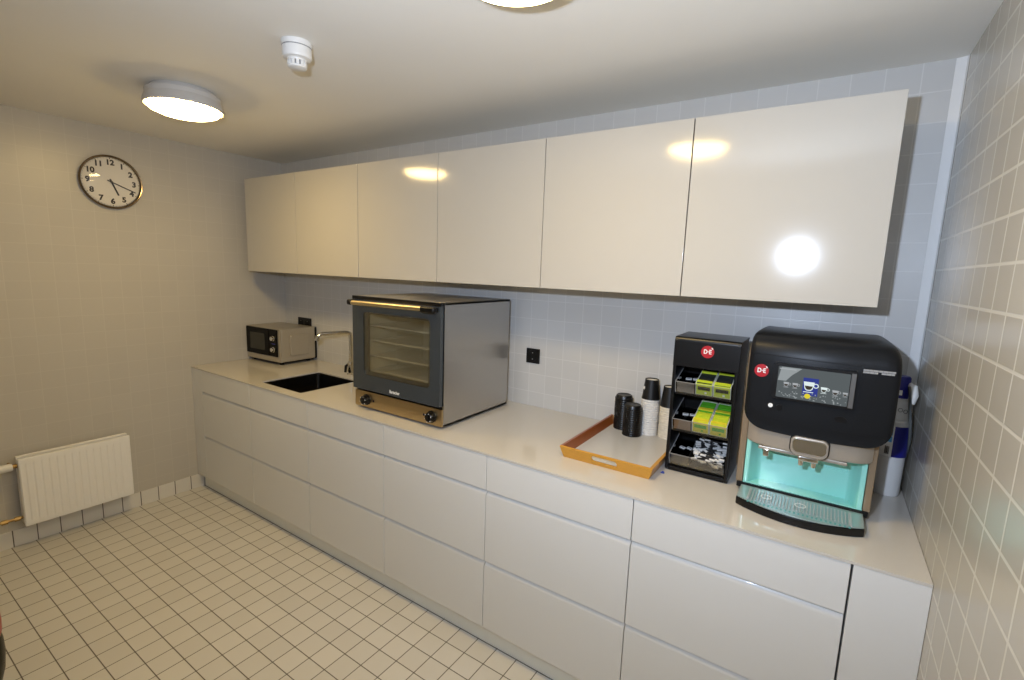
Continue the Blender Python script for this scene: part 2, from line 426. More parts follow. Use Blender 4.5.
obj('worktop', wt, 'worktop_stone', loc=(1.95, -0.35, ZC-0.0085), label='long glossy cream worktop running along the back wall', cat='worktop', sharp=30)
# sink
s = thing('sink', 'square stainless steel sink sunk into the worktop beside the microwave', 'sink', (0.967, -0.436, 0.66))
d = M()
rows = []
for k, (ins, z) in enumerate([(-0.012, ZC-0.0088), (-0.001, ZC-0.0088), (0.002, ZC-0.012), (0.008, 0.75), (0.012, 0.715), (0.03, 0.70)]):
    rows.append([(p[0], p[1], z) for p in rrect(SX0+ins, SY0+ins, SX1-ins, SY1-ins, 0.03 if k > 1 else 0.03, 6)])
d.loft(rows, True)
# drop the top cap so that the bowl is open
bmesh.ops.delete(d.bm, geom=[f for f in d.bm.faces if len(f.verts) > 8 and f.calc_center_median().z > 0.8], context='FACES')
obj('bowl', d, 'sink_steel', s)
obj('drain', M().lathe([(0, 0.702), (0.03, 0.702), (0.036, 0.7055), (0.042, 0.705), (0.044, 0.7005)], (0.967, -0.436, 0)), 'chrome', s)

# ------------------------------------------------------------------ wall cabinets
UX = [0.1325, 0.7238, 1.3229, 1.9261, 2.5353, 3.1396, 3.7321]
ZB, ZT, DU = 1.537, 2.166, 0.355
ULAB = ['glossy white wall cabinet at the far left end of the row, nearest the clock wall',
        'glossy white wall cabinet, second from the left, above the sink',
        'glossy white wall cabinet, third from the left, above the left part of the oven',
        'glossy white wall cabinet, fourth from the left, above the right part of the oven',
        'glossy white wall cabinet, second from the right, above the wooden tray',
        'glossy white wall cabinet at the right end of the row, above the coffee machine']
for i in range(6):
    x0, x1 = UX[i], UX[i+1]
    t = thing('wall_cabinet', ULAB[i], 'cabinet', ((x0+x1)/2, -0.18, ZB), group='wall cabinets above the worktop')
    b = M(); xa, xb = x0+0.0005, x1-0.0005; y0, y1 = -DU+0.023, -0.001
    b.box((xa, y0, ZB), (xa+0.016, y1, ZT-0.002)); b.box((xb-0.016, y0, ZB), (xb, y1, ZT-0.002))
    b.box((xa+0.016, y0, ZB), (xb-0.016, y1, ZB+0.016)); b.box((xa+0.016, y0, ZT-0.018), (xb-0.016, y1, ZT-0.002)); b.box((xa+0.016, y1-0.006, ZB+0.016), (xb-0.016, y1, ZT-0.018))
    obj('body', b, 'carcass', t)
    obj('door', M().box((x0+0.0019, -DU, ZB-0.001), (x1-0.0019, -DU+0.02, ZT), 0.0012, 2), 'door_gloss', t)

# ------------------------------------------------------------------ ceiling lights and smoke detector
def ceiling_light(x, y, label):
    t = thing('ceiling_light', label, 'lamp', (x, y, H_), group='round ceiling lights')
    obj('housing', M().lathe([(0, 0), (0.122, 0), (0.142, -0.034), (0.1535, -0.066), (0.154, -0.076), (0.150, -0.078), (0.1435, -0.077), (0.1435, -0.02), (0, -0.02)], (x, y, H_-0.0005), 64), 'lamp_housing', t)
    obj('diffuser', M().lathe([(0.142, -0.030), (0.142, -0.078), (0.130, -0.091), (0.102, -0.102), (0.06, -0.109), (0, -0.112)], (x, y, H_), 64), 'lamp_glow', t)
ceiling_light(1.11, -1.125, 'round white ceiling light, lit, close to the clock')
ceiling_light(2.945, -1.235, 'round white ceiling light, lit, cut by the top edge of the picture')
DX, DY = 2.002, -1.150
t = thing('smoke_detector', 'small white smoke detector on the ceiling', 'smoke detector', (DX, DY, H_)); t.scale = (1, 1, 0.86)
obj('base', M().lathe([(0, 0), (0.050, 0), (0.050, -0.014), (0.048, -0.018), (0, -0.018)], (DX, DY, H_-0.0005)), 'white_plastic', t)
obj('collar', M().lathe([(0.0475, -0.0186), (0.0475, -0.022), (0.044, -0.0222), (0, -0.0222)], (DX, DY, H_)), 'print_grey', t)
obj('body', M().lathe([(0.0475, -0.0225), (0.0475, -0.052), (0.044, -0.060), (0.032, -0.064), (0.030, -0.070), (0, -0.070)], (DX, DY, H_)), 'white_plastic', t)
cg = M()
for k in range(12):
    a = 2*PI*k/12
    cg.box((0.024, -0.005, -0.088), (0.0305, 0.005, -0.070), 0.001, 1, Matrix.Translation((DX, DY, H_)) @ Matrix.Rotation(a, 4, 'Z'))
obj('vent_cage', cg, 'white_plastic', t)
obj('sensor_core', M().lathe([(0, -0.0702), (0.021, -0.0702), (0.021, -0.088), (0, -0.088)], (DX, DY, H_)), 'print_grey', t)
obj('cap', M().lathe([(0, -0.0882), (0.031, -0.0882), (0.030, -0.094), (0.024, -0.098), (0, -0.099)], (DX, DY, H_)), 'white_plastic', t)

# ------------------------------------------------------------------ wall clock (local: face +Z)
WALLX = Matrix(((0, 0, 1, 0), (1, 0, 0, 0), (0, 1, 0, 0), (0, 0, 0, 1)))        # lettering plane facing +x
ck = thing('wall_clock', 'round wall clock with a metal rim high on the left wall', 'clock', (0, 0, 0), local=True,
           mtx=Matrix.Translation((0.001, -1.068, 2.037)) @ WALLX)
obj('case', M().lathe([(0, 0), (0.143, 0), (0.143, 0.012), (0, 0.012)], n=64), 'black_matte', ck)
obj('rim', M().lathe([(0.1405, 0.0125), (0.142, 0.022), (0.1445, 0.026), (0.148, 0.027), (0.151, 0.024), (0.1525, 0.018), (0.151, 0.008), (0.1435, 0.001), (0.1435, 0.0125), (0.1405, 0.0125)], n=64), 'clock_rim', ck)
dl = obj('dial', M().lathe([(0, 0.0125), (0.1402, 0.0125), (0.1402, 0.014), (0, 0.014)], n=64), 'clock_face', ck)
for h in range(1, 13):
    a = PI/2 - h*PI/6
    obj('numeral', M().mesh(text_mesh(str(h), 0.041, 0.0003, 0.0019), Matrix.Translation((0.110*math.cos(a), 0.110*math.sin(a), 0.0144))), 'ink_black', dl)
mk = M()
for k in range(60):
    a = k*PI/30; w, l = (0.0014, 0.008) if k % 5 == 0 else (0.0005, 0.004)
    mk.box((0.138-l, -w, 0.0141), (0.138, w, 0.0146), mtx=Matrix.Rotation(a, 4, 'Z'))
obj('minute_track', mk, 'ink_black', dl)
ha = PI/2 - math.radians(158); ma = PI/2 - math.radians(112)
obj('hour_hand', M().box((-0.018, -0.0044, 0.0170), (0.078, 0.0044, 0.0180), mtx=Matrix.Rotation(ha, 4, 'Z')), 'ink_black', ck)
obj('minute_hand', M().box((-0.022, -0.0030, 0.0186), (0.122, 0.0030, 0.0194), mtx=Matrix.Rotation(ma, 4, 'Z')).lathe([(0, 0.015), (0.006, 0.015), (0.006, 0.021), (0, 0.021)], n=20), 'ink_black', ck)
obj('glass', M().lathe([(0.1412, 0.0222)]+[(0.1412*math.cos(a), 0.0222+0.022*math.sin(a)) for a in (0.2, 0.4, 0.6, 0.8, 1.0, 1.2, 1.4)]+[(0, 0.0442)], n=64), 'clear_glass', ck)

# ------------------------------------------------------------------ radiator on the left wall
ry0, ry1, rz0, rz1 = -1.600, -1.110, 0.135, 0.517
rd = thing('radiator', 'small white panel radiator low on the left wall', 'radiator', (0.06, -1.36, rz0))
n_r = 14; poly = [(0.092, ry0)]
yy0, yy1 = ry0+0.022, ry1-0.022
pf = M()
zrows = [rz0, rz0+0.022, rz0+0.034, rz1-0.036, rz1-0.024, rz1-0.003, rz1]
NY = 14*8
rowsF = []
for iz, z in enumerate(zrows):
    row = []
    for k in range(NY+1):
        y = yy0 + (yy1-yy0)*k/NY
        ph = (k % 8)/8
        prof = 0.0045 * min(1, max(0, 2.2*math.sin(PI*ph))) if 2 <= iz <= 3 else 0.0
        row.append((0.100 - 0.0045*(2 <= iz <= 3) + prof, y, z))
    row = [(0.094, ry0, z), (0.0985, ry0+0.004, z)] + row + [(0.0985, ry1-0.004, z), (0.094, ry1, z)]
    if iz in (0, 6): row = [(p[0]-0.003, p[1], p[2]) for p in row]
    rowsF.append(row)
pf.loft(rowsF, False)
pf.box((0.084, ry0, rz0), (0.0925, ry1, rz1), 0.002)
obj('front_panel', pf, 'white_enamel', rd, sharp=50)
obj('back_panel', M().box((0.030, ry0+0.005, rz0+0.01), (0.040, ry1-0.005, rz1-0.005), 0.002), 'white_enamel', rd)
for a, b in ((ry0-0.001, ry0+0.003), (ry1-0.003, ry1+0.001)): obj('side_cover', M().box((0.030, a, rz0+0.01), (0.094, b, rz1-0.006), 0.001), 'white_enamel', rd)
fin = M()
for k in range(40):
    y = ry0+0.02 + (ry1-ry0-0.04)*k/39
    fin.box((0.040, y-0.0008, rz0+0.03), (0.084, y+0.0008, rz1-0.02))
obj('convector_fins', fin, 'white_enamel', rd)
tg = M().box((0.040, ry0, rz1-0.008), (0.058, ry1, rz1+0.002), 0.001)
obj('top_grille', tg.box((0.028, ry0, rz1-0.006), (0.040, ry1, rz1+0.003), 0.001), 'white_enamel', rd)
for a in (ry0+0.08, ry1-0.11): obj('bracket', M().box((0.0, a, rz0+0.05), (0.0302, a+0.03, rz1-0.05)), 'white_enamel', rd)
zv = rz1-0.042
obj('valve_body', M().tube([(0.062, ry0-0.001, zv), (0.062, ry0-0.030, zv)], 0.011).tube([(0.062, ry0-0.022, zv), (0.02, ry0-0.022, zv), (0.0, ry0-0.022, zv)], 0.008), 'brass', rd)
obj('thermostat_knob', M().lathe([(0, -0.04), (0.019, -0.04), (0.021, -0.034), (0.0205, 0.022), (0.015, 0.032), (0, 0.033)], n=24, mtx=Matrix.Translation((0.066, ry0-0.060, zv)) @ Matrix.Rotation(PI/2, 4, 'X')), 'white_plastic', rd)
obj('return_pipe', M().tube([(0.062, ry0-0.001, rz0+0.045), (0.062, ry0-0.20, rz0+0.045)], 0.0075).tube([(0.062, ry0-0.012, rz0+0.045), (0.062, ry0-0.034, rz0+0.045)], 0.0125, 6).tube([(0.062, ry0-0.06, rz0+0.045), (0.062, ry0-0.085, rz0+0.045)], 0.0125, 6).tube([(0.062, ry0-0.2, rz0+0.045), (0.062, ry0-0.21, rz0+0.03), (0.062, ry0-0.21, 0.0)], 0.0075), 'brass', rd)

# ------------------------------------------------------------------ sockets on the back wall
def socket(x0, x1, z0, z1, label, n):
    t = thing('wall_socket', label, 'socket', ((x0+x1)/2, 0, (z0+z1)/2))
    obj('plate', M().box((x0, -0.010, z0), (x1, -0.0005, z1), 0.0025), 'black_plastic', t)
    for k in range(n):
        cx = x0 + (x1-x0)*(k+.5)/n; cz = (z0+z1)/2
        obj('insert', M().ring(circle(cx, cz, 0.027), circle(cx, cz, 0.019), 1, -0.0115, -0.0095).prism(circle(cx, cz, 0.019), 1, -0.0105, -0.0095), 'black_matte', t)
        for d in (-0.019, 0.015): obj('contact', M().box((cx-0.003, -0.0118, cz+d), (cx+0.003, -0.0105, cz+d+0.004)), 'print_grey', t)
socket(2.268, 2.349, 1.116, 1.196, 'black wall socket right of the oven', 1)
socket(0.175, 0.337, 1.108, 1.189, 'black double wall socket above the microwave', 2)

# ------------------------------------------------------------------ microwave (local: front face y=0, right edge x=0)
mw = thing('microwave', 'small silver microwave with a black door in the left corner of the worktop', 'microwave', (0.415, -0.305, ZC), 0.04, local=True)
w, dp, h0, h1 = 0.400, 0.285, 0.020, 0.258
obj('casing', M().box((-w, 0.012, h0), (0, dp, h1), 0.006, 3), 'microwave_silver', mw)
obj('side_emboss', M().prism(rrect(0.075, h0+0.04, dp-0.055, h1-0.045, 0.018), 0, -0.001, 0.010, 0.004, 3), 'microwave_silver', mw)
obj('front_frame', M().box((-w, 0.0, h0), (0, 0.012, h1), 0.003), 'microwave_silver', mw)
dr = obj('door', M().box((-w+0.004, -0.010, h0+0.040), (-0.118, -0.0005, h1-0.004), 0.003), 'microwave_black', mw)
obj('door_window', M().prism(rrect(-w+0.055, h0+0.075, -0.165, h1-0.042, 0.008), 1, -0.0112, -0.0095), 'microwave_glass', dr)
pn = obj('control_panel', M().box((-0.116, -0.008, h0+0.040), (-0.024, -0.0005, h1-0.004), 0.003), 'microwave_black', mw)
for z in (h0+0.170, h0+0.090):
    kb = obj('knob', M().lathe([(0, 0), (0.019, 0), (0.019, 0.004), (0.0155, 0.006), (0.0145, 0.018), (0.012, 0.020), (0, 0.020)], n=28, mtx=Matrix.Translation((-0.066, -0.008, z)) @ Matrix.Rotation(PI/2, 4, 'X')), 'chrome', pn)
obj('panel_print', M().box((-0.085, -0.0085, h0+0.128), (-0.045, -0.0079, h0+0.134)), 'filter_blue', pn)
obj('bottom_trim', M().box((-w+0.004, -0.004, h0+0.002), (-0.004, -0.0005, h0+0.037), 0.0015), 'microwave_silver', mw)
obj('rear_slab', M().box((-w+0.004, dp+0.0002, h0-0.004), (-0.002, dp+0.016, h1-0.004), 0.003), 'black_matte', mw)  # plain black slab set against the back of the casing
obj('base_plate', M().box((-w+0.006, 0.008, h0-0.006), (-0.006, dp-0.006, h0)), 'black_matte', mw)
for x in (-w+0.04, -0.04):
    for y in (0.035, dp-0.035): obj('foot', M().lathe([(0, 0), (0.014, 0), (0.016, h0-0.0055), (0, h0-0.0055)], (x, y, 0), 20), 'black_matte', mw)

# ------------------------------------------------------------------ tap
TX, TY = 0.985, -0.152
tp = thing('tap', 'chrome swivel tap behind the sink, left of the oven', 'tap', (TX, TY, ZC))
obj('base', M().lathe([(0, 0), (0.027, 0), (0.027, 0.004), (0.022, 0.010), (0.021, 0.075), (0.019, 0.088), (0.0115, 0.094), (0, 0.094)], (TX, TY, ZC+0.0003), 28), 'chrome', tp)
obj('lever', M().tube([(TX-0.016, TY-0.012, ZC+0.068), (TX-0.026, TY-0.020, ZC+0.056), (TX-0.029, TY-0.023, ZC+0.014)], [0.008, 0.0095, 0.0085], 12), 'black_plastic', tp)
tip = (0.908, -0.345)
path = [(TX, TY, ZC+0.090), (TX, TY, 1.145), (TX-0.003, TY-0.008, 1.158), (TX-0.008, TY-0.025, 1.164), (tip[0]+0.012, tip[1]+0.040, 1.160), (tip[0]+0.005, tip[1]+0.016, 1.156), (tip[0], tip[1], 1.140)]
obj('spout', M().tube(path, [0.0125], 14, smooth=2), 'chrome', tp)
obj('aerator', M().tube([(tip[0]+0.001, tip[1]+0.003, 1.148), (tip[0]-0.002, tip[1]-0.004, 1.118)], [0.0155, 0.0145], 16), 'chrome', tp)

# ------------------------------------------------------------------ convection oven
ox0, ox1, oy0, oy1, oz0, oz1 = 1.604, 2.201, -0.600, -0.085, 0.888, 1.456
ov = thing('convection_oven', 'large stainless steel countertop convection oven with a glass door', 'oven', (1.9, -0.35, ZC))
sh = M()
e = 0.012
sh.box((ox1-e, oy0, oz0), (ox1, oy1, oz1), 0.002).box((ox0, oy0, oz0), (ox0+e, oy1, oz1), 0.002)
sh.box((ox0, oy0, oz1-e), (ox1, oy1, oz1), 0.002).box((ox0+e, oy1-0.01, oz0), (ox1-e, oy1, oz1-e)).box((ox0, oy0, oz0), (ox1, oy1, oz0+e), 0.002)
obj('casing', sh, 'steel', ov)
cx0, cx1, cz0, cz1, cy1 = ox0+0.055, ox1-0.075, 1.045, 1.395, -0.17
cv = M()
cv.box((cx0-0.01, oy0+0.004, cz0-0.01), (cx0, cy1, cz1+0.01)).box((cx1, oy0+0.004, cz0-0.01), (cx1+0.01, cy1, cz1+0.01))
cv.box((cx0, oy0+0.004, cz0-0.01), (cx1, cy1, cz0)).box((cx0, oy0+0.004, cz1), (cx1, cy1, cz1+0.01)).box((cx0-0.01, cy1, cz0-0.01), (cx1+0.01, cy1+0.008, cz1+0.01))
obj('cavity', cv, 'oven_cavity', ov)
obj('fan_cover', M().prism(circle((cx0+cx1)/2, 1.22, 0.10), 1, cy1-0.012, cy1-0.0002, 0.002), 'oven_cavity', ov)
obj('front_bezel', M().ring(rrect(ox0+0.002, 0.984, ox1-0.002, oz1-0.002, 0.004), rrect(cx0, cz0, cx1, cz1, 0.01), 1, oy0-0.0018, oy0+0.004), 'black_matte', ov)
for z in (1.075, 1.152, 1.230, 1.307):
    shf = M()
    shf.tube([(cx0+0.018, oy0+0.030, z), (cx1-0.012, oy0+0.030, z), (cx1-0.012, cy1-0.03, z), (cx0+0.018, cy1-0.03, z), (cx0+0.018, oy0+0.030, z)], 0.0042, 8)
    for k in range(1, 16):
        x = cx0+0.018 + (cx1-cx0-0.03)*k/16
        shf.tube([(x, oy0+0.030, z+0.003), (x, cy1-0.03, z+0.003)], 0.0011, 6)
    obj('shelf', shf, 'wire_chrome', ov)
for xr in (cx0+0.008, cx1-0.008):
    rl = M()
    for y in (oy0+0.025, (oy0+cy1)/2, cy1-0.03): rl.tube([(xr, y, cz0+0.001), (xr, y, cz1-0.001)], 0.003, 8)
    for z in (1.075, 1.152, 1.230, 1.307): rl.tube([(xr, oy0+0.022, z-0.006), (xr, cy1-0.025, z-0.006)], 0.003, 8)
    obj('shelf_rail', rl, 'wire_chrome', ov)
# door
dz0, dz1, dy0, dy1 = 0.984, oz1-0.001, oy0-0.022, oy0-0.0022
wx0, wx1, wz0, wz1 = 1.684, 2.134, 1.062, 1.380
dr = obj('door', M().ring(rrect(ox0, dz0, ox1-0.006, dz1, 0.004), rrect(wx0, wz0, wx1, wz1, 0.022), 1, dy0, dy1), 'oven_slate', ov)
obj('window_frame', M().ring(rrect(wx0, wz0, wx1, wz1, 0.022), rrect(wx0+0.026, wz0+0.016, wx1-0.014, wz1-0.010, 0.012), 1, dy0+0.006, dy1), 'oven_window_frame', dr)
obj('window_glass', M().prism(rrect(wx0+0.0005, wz0+0.0005, wx1-0.0005, wz1-0.0005, 0.022), 1, dy0+0.0015, dy0+0.005), 'oven_glass', dr)
obj('top_cap', M().box((ox0-0.001, dy0-0.001, dz1-0.016), (ox1-0.005, dy1, dz1+0.001), 0.002), 'black_plastic', dr)
hb = obj('handle', M().tube([(1.646, dy0-0.036, 1.424), (2.125, dy0-0.036, 1.428)], 0.0115, 16), 'brass_steel', dr)
for a, b in ((1.618, 1.650), (2.112, 2.196)):
    obj('handle_end', M().box((a, dy0-0.050, 1.412), (b, dy0-0.022, 1.440), 0.009, 3).box((a+0.006, dy0-0.03, 1.414), (b-0.012, dy0-0.0004, 1.438), 0.004, 2), 'black_plastic', hb)
obj('maker_mark', M().mesh(text_mesh('Bartscher', 0.022, 0.0004, 0.0005, 0.8), on_front(1.906, dy0-0.0006, 1.004)), 'print_white', dr)
pn = obj('control_panel', M().box((ox0+0.001, oy0-0.012, oz0+0.002), (ox1-0.001, oy0-0.0005, 0.972), 0.0015), 'steel_panel', ov)
for kx, sgn in ((1.694, 1), (2.140, -1)):
    kb = obj('knob', M().lathe([(0, 0), (0.028, 0), (0.028, 0.006), (0.0235, 0.008), (0.022, 0.024), (0.019, 0.027), (0, 0.027)], n=32, mtx=Matrix.Translation((kx, oy0-0.012, 0.930)) @ Matrix.Rotation(PI/2, 4, 'X')).box((kx-0.004, oy0-0.043, 0.914), (kx+0.004, oy0-0.038, 0.954), 0.001), 'black_plastic', pn)
    tk = M()
    for k in range(6):
        a = 2*PI*k/6+0.3; tk.box((kx+0.020*math.cos(a)-0.0016, oy0-0.0406, 0.930+0.020*math.sin(a)-0.0016), (kx+0.020*math.cos(a)+0.0016, oy0-0.0388, 0.930+0.020*math.sin(a)+0.0016))
    obj('dial_mark', tk, 'print_white', kb)
    obj('symbol', M().prism(circle(kx+sgn*0.050, 0.930, 0.006, 16), 1, oy0-0.0128, oy0-0.0118), 'ink_black', pn)
for x in (ox0+0.04, ox1-0.035):
    for y in (oy0+0.04, oy1-0.04):
        obj('foot', M().lathe([(0, 0), (0.018, 0), (0.020, 0.0097), (0, 0.0097)], (x, y, ZC+0.0002), 20), 'black_matte', ov)

# ------------------------------------------------------------------ wooden tray
tr = thing('serving_tray', 'wooden serving tray with a grey base beside the black rack', 'tray', (2.955, -0.29, ZC))
tx0, tx1, ty0, ty1 = 2.787, 3.132, -0.542, -0.022
obj('base', M().box((tx0+0.004, ty0+0.004, ZC+0.0005), (tx1-0.004, ty1-0.004, ZC+0.010)), 'tray_base', tr)
fl_ = 0.014; zh = ZC+0.047
def rail_poly(v, sg): return [(v, ZC+0.0005), (v-sg*fl_, zh), (v-sg*fl_+sg*0.011, zh+0.001), (v+sg*0.011, ZC+0.0005)]
def slant_rail(v, sg):
    rows = []
    for end in (0, 1):
        rows.append([(px, (ty0+0.0085-fl_*(pz-ZC)/0.047) if end == 0 else (ty1-0.0085+fl_*(pz-ZC)/0.047), pz) for px, pz in rail_poly(v, sg)])
    return M().loft(rows, True)
# long rails (run in y)
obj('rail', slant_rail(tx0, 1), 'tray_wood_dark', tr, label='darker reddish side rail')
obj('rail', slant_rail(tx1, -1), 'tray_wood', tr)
def end_rail(y, sg):
    # short end with an oval hand hole: plate built flat in x-z, then leaned outward
    hx = (tx0+tx1)/2
    outer = []; inner = rrect(hx-0.052, 0.0135, hx+0.052, 0.0385, 0.0118, 6)
    for (px, pz) in inner:
        outer.append((0, 0))
    n = len(inner)
    x0b, x1b, x0t, x1t = tx0, tx1, tx0-fl_, tx1+fl_
    corners = [(x0b, 0.0), (x1b, 0.0), (x1t, 0.047), (x0t, 0.047)]
    k4 = n//4
    out = []
    for q in range(4):
        a = corners[q]
        out += [a]*1
        nx = corners[(q+1) % 4]
        for k in range(1, k4): out.append((a[0]+(nx[0]-a[0])*k/k4, a[1]+(nx[1]-a[1])*k/k4))
    sh_ = k4//2
    inn = inner[sh_:] + inner[:sh_]
    m = M().ring(out, inn, 1, 0.0, 0.008)
    lean = math.atan2(fl_, 0.047)*sg
    R = Matrix.Translation((0, y, ZC+0.0005)) @ Matrix.Rotation(lean, 4, 'X') @ (Matrix.Identity(4) if sg > 0 else Matrix.Translation((0, -0.008, 0)))
    bmesh.ops.transform(m.bm, matrix=R, verts=m.bm.verts)
    return obj('end_rail', m, 'tray_wood', tr)
end_rail(ty0, 1); end_rail(ty1, -1)

# ------------------------------------------------------------------ cup lids and paper cups (every one its own object)
ZT_ = ZC+0.0102
lid = thing('cup_lid', 'x', 'lid', (0, 0, 0), local=True, group='black cup lids stacked on the tray')
obj('rim', M().lathe([(0.0375, 0.0), (0.0415, 0.001), (0.0425, 0.005), (0.041, 0.009), (0.0385, 0.010), (0.0375, 0.007), (0.0375, 0.0)], n=36), 'lid_black', lid)
obj('dome', M().lathe([(0.0385, 0.009), (0.0365, 0.019), (0.033, 0.0225), (0.030, 0.0215), (0.026, 0.0195), (0, 0.019)], n=36), 'lid_black', lid)
LBACK = 'black plastic cup lid in the rear, taller standing stack on the tray'; LFRONT = 'black plastic cup lid in the front stack on the tray'
first = True
for (x, y, n, dz, lb) in ((2.853, -0.070, 15, 0.0100, LBACK), (2.921, -0.136, 13, 0.0100, LFRONT)):
    for k in range(n):
        xx = x + random.uniform(-.0006, .0006); yy = y + random.uniform(-.0006, .0006)
        if first: lid.location = (xx, yy, ZT_); lid['label'] = lb; first = False
        else: dup(lid, (xx, yy, ZT_+k*dz), random.uniform(0, 6), lb)
def cup(label, group, bodymat, bandmat):
    # paper cup standing upside down: wide rim below, base above
    t = thing('paper_cup', label, 'cup', (0, 0, 0), local=True, group=group)
    obj('wall', M().lathe([(0.0385, 0.010), (0.0300, 0.0895), (0.0292, 0.0905), (0.0285, 0.0895), (0.0372, 0.010), (0.0385, 0.010)], n=36), bodymat, t)
    obj('rim', M().lathe([(0.0372, 0.0008), (0.0400, 0.0), (0.0412, 0.002), (0.0405, 0.0040), (0.0392, 0.0046), (0.0386, 0.0100), (0.0372, 0.0100), (0.0372, 0.0008)], n=36), bandmat, t)
    obj('base', M().lathe([(0, 0.0835), (0.0288, 0.0835), (0.0288, 0.0850), (0, 0.0850)], n=36), 'cup_paper', t)
    return t
for (x, y, n, bm_, lab, gr) in ((2.976, -0.066, 16, 'cup_white', 'upturned white rimmed paper cup in the fully visible cup stack', 'paper cups stacked left'),
                           (3.062, -0.066, 14, 'cup_cream', 'upturned paper cup in the stack half hidden behind the black rack', 'paper cups stacked right')):
    c0 = cup(lab, gr, 'cup_white' if bm_ == 'cup_white' else 'cup_cream', bm_)
    for k in range(n):
        if k == 0: c0.location = (x, y, ZT_)
        else: dup(c0, (x+random.uniform(-.0008, .0008), y+random.uniform(-.0008, .0008), ZT_+k*0.0103), random.uniform(0, 6))
    tl = cup('upturned black paper cup on top of the ' + ('fully visible white cup stack' if bm_ == 'cup_white' else 'cup stack half hidden behind the rack'), 'black cups on the stacks', 'cup_black', 'cup_black')
    tl.location = (x, y, ZT_+n*0.0103)
    if bm_ == 'cup_white':
        obj('emblem', M().prism(circle(0.0, 0.0, 0.0075, 18), 1, -0.0006, 0.0006, mtx=Matrix.Rotation(-0.85, 4, 'Z') @ Matrix.Translation((0, -0.0349, 0.050)) @ Matrix.Rotation(-0.11, 4, 'X')), 'print_white', tl)

# ------------------------------------------------------------------ black tea rack
kx0, kx1, ky0, ky1, kz0, kz1 = 3.150, 3.372, -0.412, -0.215, ZC+0.0005, 1.391
rk = thing('tea_rack', 'tall black tea display rack left of the coffee machine', 'rack', (3.26, -0.31, ZC))
for a, b in ((kx0, kx0+0.012), (kx1-0.012, kx1)):
    obj('side_panel', M().prism([(ky0+0.002, kz0+0.008), (ky0+0.01, kz0), (ky1, kz0), (ky1, kz1), (ky0+0.014, kz1), (ky0, kz1-0.012)], 0, a, b, 0.002, 2), 'rack_black', rk)
obj('back_panel', M().box((kx0+0.012, ky1-0.006, kz0+0.004), (kx1-0.012, ky1, kz1-0.002)), 'rack_black', rk)
obj('hood', M().prism([(ky0, kz1-0.107), (ky0, kz1-0.014), (ky0+0.006, kz1-0.003), (ky0+0.014, kz1+0.001), (ky1+0.001, kz1+0.001), (ky1+0.001, kz1-0.006), (ky0+0.014, kz1-0.006), (ky0+0.008, kz1-0.014), (ky0+0.008, kz1-0.107)], 0, kx0-0.001, kx1+0.001, 0.0015, 2), 'rack_black', rk)
obj('base_plate', M().box((kx0+0.012, ky0+0.004, kz0+0.002), (kx1-0.012, ky1-0.006, kz0+0.018), 0.002), 'rack_black', rk)
def badge(par, x, y, z, r):
    d = obj('badge', M().prism(circle(x, z, r, 40), 1, y-0.0014, y+0.0022), 'badge_red', par)
    obj('badge_lettering', M().mesh(text_mesh('D\u00b7E', r*0.98, 0.0003, 0.0006, 0.82), on_front(x, y-0.0018, z)), 'print_white', d)
    obj('badge_mark', M().box((-0.05*r, -0.0004, -0.16*r), (0.09*r, 0.0004, 0.16*r), mtx=Matrix.Translation((x+0.66*r, y-0.0018, z+0.60*r)) @ Matrix.Rotation(-0.6, 4, 'Y')), 'print_white', d)
badge(rk, 3.266, ky0, 1.347, 0.022)
SL = math.radians(17)                 # the bins slope down towards the front
def binspace(zf): return Matrix.Translation((0, ky0+0.010, zf)) @ Matrix.Rotation(SL, 4, 'X')
bx0, bx1, BD, BH = 3.164, 3.357, 0.165, 0.046
BINZ = [1.182, 1.040, 0.904]; blabels = ['brown', 'brown', 'grey']
for i, zf in enumerate(BINZ):
    T = binspace(zf)
    obj('shelf', M().box((bx0-0.001, 0.0, -0.006), (bx1+0.001, BD+0.005, -0.001), mtx=T), 'rack_black', rk)
    bn = obj('bin', M().box((bx0, 0, 0), (bx1, 0.0022, BH), mtx=T).box((bx0, 0.0022, 0), (bx0+0.0022, BD, BH), mtx=T).box((bx1-0.0022, 0.0022, 0), (bx1, BD, BH), mtx=T).box((bx0+0.0022, 0.0022, 0), (bx1-0.0022, BD, 0.002), mtx=T), 'clear_acrylic', rk)
    obj('bin_edge', M().box((bx0, -0.0004, BH), (bx0+0.0024, BD, BH+0.001), mtx=T).box((bx0, -0.0006, 0.0), (bx0+0.0016, -0.0001, BH), mtx=T).box((bx0, -0.0006, BH-0.0004), (bx1, 0.0018, BH+0.0006), mtx=T), 'print_grey', bn)
    obj('divider', M().box((bx0+0.068, 0.004, 0.0022), (bx0+0.0695, BD-0.002, BH-0.004), mtx=T), 'rack_black', bn)
    obj('insert_card', M().box((bx0+0.006, 0.0028, 0.003), (bx0+0.066, 0.0040, BH-0.003), mtx=T), 'card_brown' if i == 1 else 'card_grey', bn)
